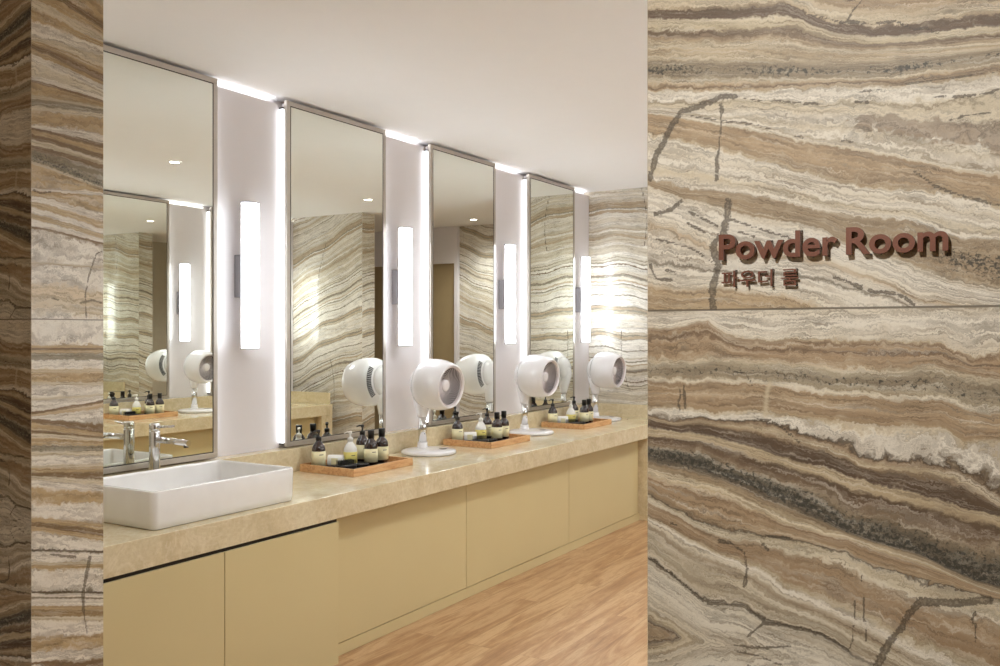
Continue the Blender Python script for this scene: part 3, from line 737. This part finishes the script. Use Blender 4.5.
# ------------------------------------------------------------------ fans
def make_fan(loc, label):
    t = thing('desk_fan', loc, label, 'fan', 'white air circulator fans', rz=math.radians(-2))
    MB().lathe([(.160, 0), (.168, .004), (.170, .014), (.166, .021), (.150, .0255), (.05, .028), (.001, .028)], 56).build('base', M['fan_white'], t)
    MB().lathe([(.024, .0285), (.024, .0300), (.001, .0300)], 24, Matrix.Translation((.054, -.070, -.0015))).build('display', M['black'], t)
    cx, cy = .030, .072
    T = Matrix.Translation((cx, cy, 0))
    MB().lathe([(.040, .024), (.034, .034), (.031, .05), (.031, .062)], 32, T).build('column_foot', M['fan_white'], t)
    MB().lathe([(.026, .06), (.026, .232)], 32, T).build('column', M['chrome'], t)
    MB().rings([[(cx+rx*math.cos(2*PI*i/28), cy+dy+ry*math.sin(2*PI*i/28), z) for i in range(28)] for rx, ry, dy, z in
                ((.031, .031, 0, .218), (.033, .033, 0, .235), (.040, .040, .002, .262), (.046, .046, .006, .30), (.050, .050, .014, .345), (.052, .052, .020, .39), (.045, .045, .022, .43), (.02, .02, .022, .455))]).build('neck', M['fan_white'], t)
    # head: lathe axis +Z of the head frame points out of the outlet
    tilt = math.radians(-5)
    axis = Vector((0, -math.cos(tilt), math.sin(tilt)))
    q = Vector((0, 0, 1)).rotation_difference(axis).to_matrix().to_4x4()
    HM = Matrix.Translation((.026, -.034, .424)) @ q
    outer = [(.100, -.102), (.112, -.098), (.140, -.080), (.151, -.055), (.156, -.022), (.157, .01), (.154, .05), (.146, .088), (.136, .116), (.131, .123)]
    MB().lathe([(.096, -.103)] + outer + [(.126, .123), (.122, .116), (.115, .09), (.110, .05), (.102, .0), (.092, -.08)], 56, HM, closed=False).build('head_shell', M['fan_white'], t)
    for side in (0, PI):                                   # curved air slots on either side
        d_ = MB(); v_ = MB(); n_ = 14; vs = []; fs = []
        for j in range(n_+1):
            a = side + math.radians(-48 + 96*j/n_)
            for (r, z) in ((.1128, -.0988), (.1388, -.0820)): vs.append((r*math.cos(a), r*math.sin(a), z))
            for (r, z) in ((.1122, -.0975), (.1382, -.0808)): vs.append((r*math.cos(a), r*math.sin(a), z))
        for j in range(n_):
            p_ = 4*j; fs += [(p_, p_+1, p_+5, p_+4), (p_+2, p_+6, p_+7, p_+3)]
        d_.add(vs, fs, True, HM).build('air_slot', M['fan_dark'], t)
        for j in range(19):
            a = side + math.radians(-47 + 94*j/18); R_ = HM @ Matrix.Rotation(a, 4, 'Z') @ Matrix.Translation((.1262, 0, -.0912)) @ Matrix.Rotation(math.radians(57), 4, 'Y')
            v_.box(-.0008, .0008, -.0012, .0012, -.0145, .0145, R_)
        v_.build('slot_ribs', M['fan_white'], t)
    MB().lathe([(.0975, -.1005), (.0975, -.114), (.090, -.132), (.072, -.148), (.045, -.158), (.02, -.161), (.001, -.162)], 48, HM).build('rear_cover', M['fan_white'], t)
    MB().lathe([(.1195, .104), (.112, .085), (.107, .05), (.099, .0), (.089, -.076)], 48, HM, closed=False).build('throat_liner', M['fan_dark'], t)
    # grille: swirl of ribs on a cone
    g = MB(); nrib = 30
    for i in range(nrib):
        pts = []
        for j in range(9):
            f_ = j/8; r = .034 + f_*(.118-.034); a = 2*PI*i/nrib + f_*1.35
            pts.append(tuple(HM @ Vector((r*math.cos(a), r*math.sin(a), .072 + .036*f_))))
        g.tube(pts, .0021, 5)
    g.lathe([(.121, .112), (.119, .116), (.115, .114), (.116, .106)], 48, HM, closed=False)
    g.build('front_grille', M['fan_grey'], t)
    MB().lathe([(.037, .060), (.038, .074), (.034, .082), (.02, .086), (.001, .087)], 36, HM).build('hub_cap', M['fan_white'], t)
    bl = MB()
    for i in range(5):
        vs = []; n1, n2 = 5, 6
        for a in range(n1):
            for b in range(n2):
                r = .03 + (.1-.03)*a/(n1-1); ph = 2*PI*i/5 + (b/(n2-1)-.5)*1.0 + a*.10
                vs.append((r*math.cos(ph), r*math.sin(ph), .03 + (b/(n2-1)-.5)*.035))
        top = [(x, y, z+.002) for x, y, z in vs]
        fs = []
        for a in range(n1-1):
            for b in range(n2-1):
                p = a*n2+b; fs.append((p, p+1, p+n2+1, p+n2)); o = n1*n2; fs.append((o+p, o+p+n2, o+p+n2+1, o+p+1))
        bl.add(vs+top, fs, True, HM)
    bl.lathe([(.034, -.06), (.034, .058)], 24, HM)
    bl.build('impeller', M['fan_dark'], t)
    MB().lathe([(.088, -.078), (.088, -.070), (.001, -.070)], 40, HM).build('motor_plate', M['fan_vent'], t)
    return t
zc = ZC + .0005
fan_loc = [(4.553, 3.274, zc), (5.835, 3.276, zc), (7.062, 3.276, zc)]
fan = make_fan(fan_loc[0], 'nearest white round-headed desk fan on a chrome column, right of the first tray')
fans = [fan, dup(fan, fan_loc[1], 'middle white desk fan, standing between the second and third trays'),
        dup(fan, fan_loc[2], 'farthest white desk fan, in the corner by the stone end wall')]
for f_, l in zip(fans[:2], ['white desk fan on the opposite counter, across from the nearest fan', 'white desk fan on the opposite counter, reflected above the basin']):
    flip_to_other_side(f_, l, 'white fans on the opposite counter')

# ------------------------------------------------------------------ trays and toiletries
TW, TD = .505, .375
def make_tray(loc, label):
    t = thing('wooden_tray', loc, label, 'tray', 'wooden toiletry trays')
    w, d, e, hh = TW/2, TD/2, .011, .040
    MB().box(-w+e, w-e, -d+e, d-e, .001, .007).build('tray_bottom', M['tray_wood'], t)
    for a in ((-w, w, -d, -d+e), (-w, w, d-e, d)): MB().box(*a, 0, hh).build('tray_side', M['tray_wood'], t, bevel=.0012)
    for a in ((-w, -w+e, -d+e+.0008, d-e-.0008), (w-e, w, -d+e+.0008, d-e-.0008)): MB().box(*a, 0, hh).build('tray_side', M['tray_wood'], t, bevel=.0012)
    MB().box(-w+e+.004, w-e-.06, -d+e+.004, d-e-.004, .0075, .0100).build('tray_mat', M['black_matt'], t)
    return t
def label_part(t, mat, R, z0, z1, ang):
    """wrap-round paper label"""
    n = 28; v = []; f = []
    for z in (z0, z1):
        for rr in (R+.0004, R+.0010):
            for i in range(n+1):
                a = math.radians(ang-140) + math.radians(280)*i/n; v.append((rr*math.cos(a), rr*math.sin(a), z))
    m = n+1
    for i in range(n):
        f += [(m+i, m+i+1, 3*m+i+1, 3*m+i), (i+1, i, 2*m+i, 2*m+i+1), (2*m+i, 3*m+i, 3*m+i+1, 2*m+i+1), (i, i+1, m+i+1, m+i)]
    f += [(0, m, 3*m, 2*m), (m-1, 3*m-1, 4*m-1, 2*m-1)]
    lb = MB().add(v, f, True).build('paper_label', mat, t)
    k = MB(); vv = []; 
    for z in (z1-.020, z1-.0165):
        for rr in (R+.0011, R+.0014):
            for i in range(7):
                a = math.radians(ang-6) + math.radians(36)*i/6; vv.append((rr*math.cos(a), rr*math.sin(a), z))
    ff = []
    for i in range(6): ff += [(7+i, 8+i, 22+i, 21+i), (i+1, i, 14+i, 15+i), (14+i, 21+i, 22+i, 15+i), (i, i+1, 8+i, 7+i)]
    k.add(vv, ff, True).build('printed_mark', M['label_ink'], lb)
def make_bottle(name, loc, kind, label, group, rz=0):
    t = thing(name, loc, label, 'bottle', group, rz)
    amber = M['brown_glass']; body = amber if kind != 'white' else M['white_bottle']
    if kind == 'cap':
        R, hb = .0365, .104
        MB().lathe([(R-.003, 0), (R, .003), (R, hb), (R-.0025, hb+.012), (R-.009, hb+.024), (.0185, hb+.034), (.0155, hb+.040), (.0150, hb+.050)], 32).build('bottle_body', body, t)
        MB().lathe([(.0185, hb+.041), (.0185, hb+.084), (.017, hb+.0865), (.001, hb+.087)], 24).build('screw_cap', M['black'], t)
        label_part(t, M['label'], R, .016, .090, 235)
    else:
        R, hb = (.0365, .104) if kind == 'pump' else (.0365, .086)
        MB().lathe([(R-.003, 0), (R, .003), (R, hb), (R-.003, hb+.012), (R-.012, hb+.028), (.017, hb+.038), (.0135, hb+.044), (.0135, hb+.050)], 32).build('bottle_body', body, t)
        pm = M['black'] if kind == 'pump' else M['white_bottle']
        pump = MB().lathe([(.0155, hb+.046), (.0155, hb+.064), (.012, hb+.067), (.0055, hb+.070), (.0050, hb+.086), (.0085, hb+.087), (.0095, hb+.100), (.006, hb+.103)], 20)
        pump.tube([(0, 0, hb+.096), (.018, 0, hb+.098), (.036, 0, hb+.091)], [.005, .0042, .003], 10)
        pump.build('pump_head', pm, t)
        label_part(t, M['label_yellow'] if kind == 'white' else M['label'], R, .014, hb-.010, 235-math.degrees(rz))
    return t
# tray-local places (x along counter, y away from the user)
tu = [3.852, 3.852+1.340, 3.852+2.690]; tv = 3.060+TD/2
tlab = ['wooden tray of toiletries nearest the basin', 'middle wooden tray of toiletries, between two fans', 'farthest wooden tray of toiletries, left of the last fan']
where = ['in the tray nearest the basin', 'in the middle tray', 'in the farthest tray']
items = [('pump_bottle', (-.166, .132), 'pump', 'amber pump bottle standing alone at the back left corner', 2.6),
         ('pump_bottle', (.010, .060), 'white', 'white pump bottle with a yellow label', 2.5),
         ('pump_bottle', (.182, .118), 'pump', 'amber pump bottle at the back, behind the capped bottles', 2.6),
         ('capped_bottle', (.092, -.018), 'cap', 'amber bottle with tall black cap, left of its twin', 0),
         ('capped_bottle', (.200, -.008), 'cap', 'amber bottle with tall black cap, rightmost in its tray', 0)]
def make_brush(loc, label):
    t = thing('hair_brush', loc, label, 'hairbrush', 'black hairbrushes in the trays', rz=math.radians(-15))
    MB().rings([rrect(-.062, .058, -.034, .034, z, r) for z, r in ((0, .028), (.006, .033), (.018, .033), (.026, .028))]).build('brush_head', M['black'], t)
    MB().tube([(.055, 0, .0125), (.085, 0, .0125), (.130, 0, .0125), (.145, 0, .0125)], [.011, .009, .011, .006], 12).build('handle', M['black'], t)
    b = MB()
    for i in range(9):
        for j in range(5): b.box(-.05+i*.0115-.001, -.05+i*.0115+.001, -.022+j*.011-.001, -.022+j*.011+.001, .025, .050)
    tag(b.build('bristles', M['black_matt'], t), kind='stuff')
    return t
def make_towel(loc, label):
    t = thing('rolled_towel', loc, label, 'towel', 'small rolled towels in the trays', rz=math.radians(-60))
    n = 90; o_, i_ = [], []
    for k_ in range(n):
        a = 2*PI*2.6*k_/(n-1); r = .009 + .0235*k_/(n-1)
        o_.append((r+.0022)*np.array([math.cos(a), math.sin(a)])); i_.append((r-.0018)*np.array([math.cos(a), math.sin(a)]))
    poly = o_ + i_[::-1]
    ring = lambda x, s: [(x, p[0]*s, .0350 + p[1]*s) for p in poly]
    MB().rings([ring(-.041, .97), ring(-.037, 1), ring(.037, 1), ring(.041, .97)], smooth=False).build('towel_roll', M['cloth'], t)
    MB().box(-.018, .018, -.0362, -.0350, .018, .052).build('paper_band', M['label'], t)
    return t
protos = None
for i in range(3):
    c = (tu[i], tv, ZC+.0005)
    if i == 0: tray0 = make_tray(c, tlab[0]); tr = tray0
    else: tr = dup(tray0, c, tlab[i])
    zt = ZC + .0005 + .0105
    P = lambda p: (tu[i]+p[0], tv+p[1], zt)
    objs = []
    if i == 0:
        protos = []
        for nm, p, kd, lb, rz in items:
            protos.append(make_bottle(nm, P(p), kd, lb + ' ' + where[0], 'toiletry bottles in the trays', rz))
        protos.append(make_brush(P((-.112, -.018)), 'black hairbrush lying ' + where[0]))
        protos.append(make_towel(P((-.080, .086)), 'small white rolled towel ' + where[0]))
        objs = protos
    else:
        for q, lb in zip(protos, [it[3] for it in items] + ['black hairbrush lying', 'small white rolled towel']):
            objs.append(dup(q, (q.location.x + tu[i]-tu[0], q.location.y, q.location.z), lb + ' ' + where[i]))
    # the facing counter carries the same sets
    op = ['across from the nearest tray', 'reflected in the mirror above the basin', 'nearest the passage'][i]
    flip_to_other_side(tr, 'wooden tray on the opposite counter, ' + op, 'trays on the opposite counter')
    nm2 = ['amber pump bottle near the tray corner', 'white pump bottle with a yellow label', 'amber pump bottle at the back', 'left amber bottle with black cap', 'outer amber bottle with black cap', 'black hairbrush', 'small white rolled towel']
    for q, lb in zip(objs, nm2):
        flip_to_other_side(q, lb + ', opposite tray ' + op, 'toiletries on the opposite counter')

# ------------------------------------------------------------------ ceiling lights
def make_downlight(x, y, label, r=.034):
    t = thing('downlight', (x, y, CEIL), label, 'ceiling light', 'round recessed downlights')
    MB().lathe([(r+.016, -.0005), (r+.016, -.004), (r+.002, -.006), (r, -.0045), (r, -.0005)], 36, closed=False).build('trim_ring', M['ceiling'], t)
    MB().lathe([(r, -.0012), (r, -.0030), (.001, -.0030)], 36).build('lens', M['spot'], t)
    return t
def spot(name, loc, aim, power, size=120, blend=.6, rad=.05, col=(.94, .965, 1)):
    l = bpy.data.lights.new(name, 'SPOT'); l.energy = power; l.spot_size = math.radians(size); l.spot_blend = blend; l.shadow_soft_size = rad; l.color = col
    o = bpy.data.objects.new(name, l); C.objects.link(o); o.location = loc
    o.rotation_euler = (Vector(aim)-Vector(loc)).to_track_quat('-Z', 'Y').to_euler(); return o
dls = [(2.27, 1.47), (4.49, 1.47), (6.71, 1.47), (8.50, 1.50)]
dl = ['recessed downlight over the room entrance', 'recessed downlight in mid ceiling, reflected in the mirror above the basin', 'recessed downlight reflected in the second mirror', 'recessed downlight beyond the passage, reflected in the third mirror']
d0 = make_downlight(*dls[0], dl[0])
for p, l in zip(dls[1:], dl[1:]): dup(d0, (*p, CEIL), l)
for i, p in enumerate(dls): spot('room_downlight_lamp', (*p, CEIL-.03), (*p, 0), [33, 33, 33, 36][i], 150, .8, .30)
dup(d0, (-.55, .62, CEIL), 'recessed spotlight in the corridor ceiling aimed at the sign')
dup(d0, (-1.2, 1.9, CEIL), 'unseen downlight added in the corridor ceiling behind the viewer')
spot('sign_spot_lamp', (-.55, .62, CEIL-.03), (1.65, .32, 1.62), 62, 60, 1.0, .06, (1, .985, .95))
spot('corridor_fill_lamp', (-1.2, 1.9, CEIL-.03), (-1.2, 1.9, 0), 60, 130, .8, .06, (.78, .9, 1))  # unseen lamp added to brighten the corridor face of the left pier

# ------------------------------------------------------------------ sign lettering
def glyph_mesh(txt, size, ext, off):
    cu = bpy.data.curves.new('t', 'FONT'); cu.body = txt; cu.size = size; cu.extrude = ext; cu.offset = off; cu.resolution_u = 8
    o = bpy.data.objects.new('t', cu); C.objects.link(o)
    bpy.context.view_layer.update()
    me = bpy.data.meshes.new_from_object(o.evaluated_get(bpy.context.evaluated_depsgraph_get()))
    bpy.data.objects.remove(o); bpy.data.curves.remove(cu)
    return me
def xs(me): 
    a = [v.co.x for v in me.vertices]; return min(a), max(a)
def make_sign(text, p0, width, hcap, label, weight, capz, depth=.011):
    """letters standing on the wall; text runs towards -y; p0 = (y of the left edge, z of the baseline)"""
    t = thing('sign_lettering', (U0, p0[0], p0[1]), label, 'sign')
    full = glyph_mesh(text, 1, .0, weight); a, b = xs(full)
    ref = glyph_mesh(text[0], 1, .0, weight); ztop = max(v.co.y for v in ref.vertices); zbot = min(v.co.y for v in ref.vertices)
    sx = width/(b-a); sy = hcap/(ztop - (zbot if capz else 0))
    for i, ch in enumerate(text):
        if ch == ' ': continue
        pre = glyph_mesh(text[:i+1], 1, 0, weight); one = glyph_mesh(ch, 1, 0, weight)
        dx = xs(pre)[1] - xs(one)[1]
        me = glyph_mesh(ch, 1, 1, weight)
        for v in me.vertices:
            X = (v.co.x + dx - a)*sx - (.0062 if ' ' in text[:i] and not capz else 0); Z = (v.co.y - (zbot if capz else 0))*sy; dep = (v.co.z+1)/2     # 0 back .. 1 front
            v.co = (-.006 - depth*dep, -X, Z)
        me.name = 'letter'
        bm = bmesh.new(); bm.from_mesh(me); bmesh.ops.recalc_face_normals(bm, faces=bm.faces); bm.to_mesh(me); bm.free()
        me.materials.clear(); me.materials.append(M['sign'])
        o = bpy.data.objects.new('letter', me); C.objects.link(o); o.parent = t
        xa, xb = min(v.co.y for v in me.vertices), max(v.co.y for v in me.vertices)
        za, zb = min(v.co.z for v in me.vertices), max(v.co.z for v in me.vertices)
        # two mounting studs behind each letter, buried in its strokes
        vv = sorted((v.co for v in me.vertices), key=lambda c: c.z)
        m_ = MB()
        for c in (vv[0], vv[-1]):
            m_.box(-.0065, 0, c.y-.001, c.y+.001, c.z-.001, c.z+.001)
        m_.build('mounting_stud', M['frame_dark'], o)
    return t
def wall_yz(px, py):                   # where the sight line through the photo point meets the sign wall
    dx = px-500; du = CT*F+ST*dx; dv = ST*F-CT*dx; k = (U0-.012)/du
    return dv*k, H + (333-py)*k
ya, za = wall_yz(719.5, 259.6); yb, zb_ = wall_yz(952.8, 250); yt, zt_ = wall_yz(719.5, 235)
make_sign('Powder Room', (ya, za), ya-yb, zt_-za, 'raised copper letters reading Powder Room on the stone wall', .020, False)
ya, za = wall_yz(721.3, 287.5); yb, _ = wall_yz(798, 285); _, zt_ = wall_yz(721, 271.0)
make_sign('파우더 룸', (ya, za), ya-yb, zt_-za, 'smaller raised copper Korean letters below the words Powder Room', .004, True, .006)

# ------------------------------------------------------------------ camera, world, view
cam = bpy.data.cameras.new('camera'); co = bpy.data.objects.new('camera', cam); C.objects.link(co)
cam.sensor_width = 36; cam.lens = 36*F/1000; cam.clip_start = .02
co.location = (0, 0, H)
co.rotation_euler = Vector((CT, ST, 0)).to_track_quat('-Z', 'Y').to_euler()
sc = bpy.context.scene; sc.camera = co
w = bpy.data.worlds.new('world'); sc.world = w; w.use_nodes = True
w.node_tree.nodes['Background'].inputs[0].default_value = (1, .97, .93, 1); w.node_tree.nodes['Background'].inputs[1].default_value = .05
sc.view_settings.view_transform = 'Standard'; sc.view_settings.look = 'None'; sc.view_settings.gamma = 1
sc.view_settings.use_curve_mapping = False; sc.view_settings.exposure = 1.84
cy = sc.cycles
cy.max_bounces = 16; cy.glossy_bounces = 14; cy.diffuse_bounces = 6; cy.transmission_bounces = 6
cy.caustics_reflective = True; cy.sample_clamp_indirect = 6; cy.use_denoising = True
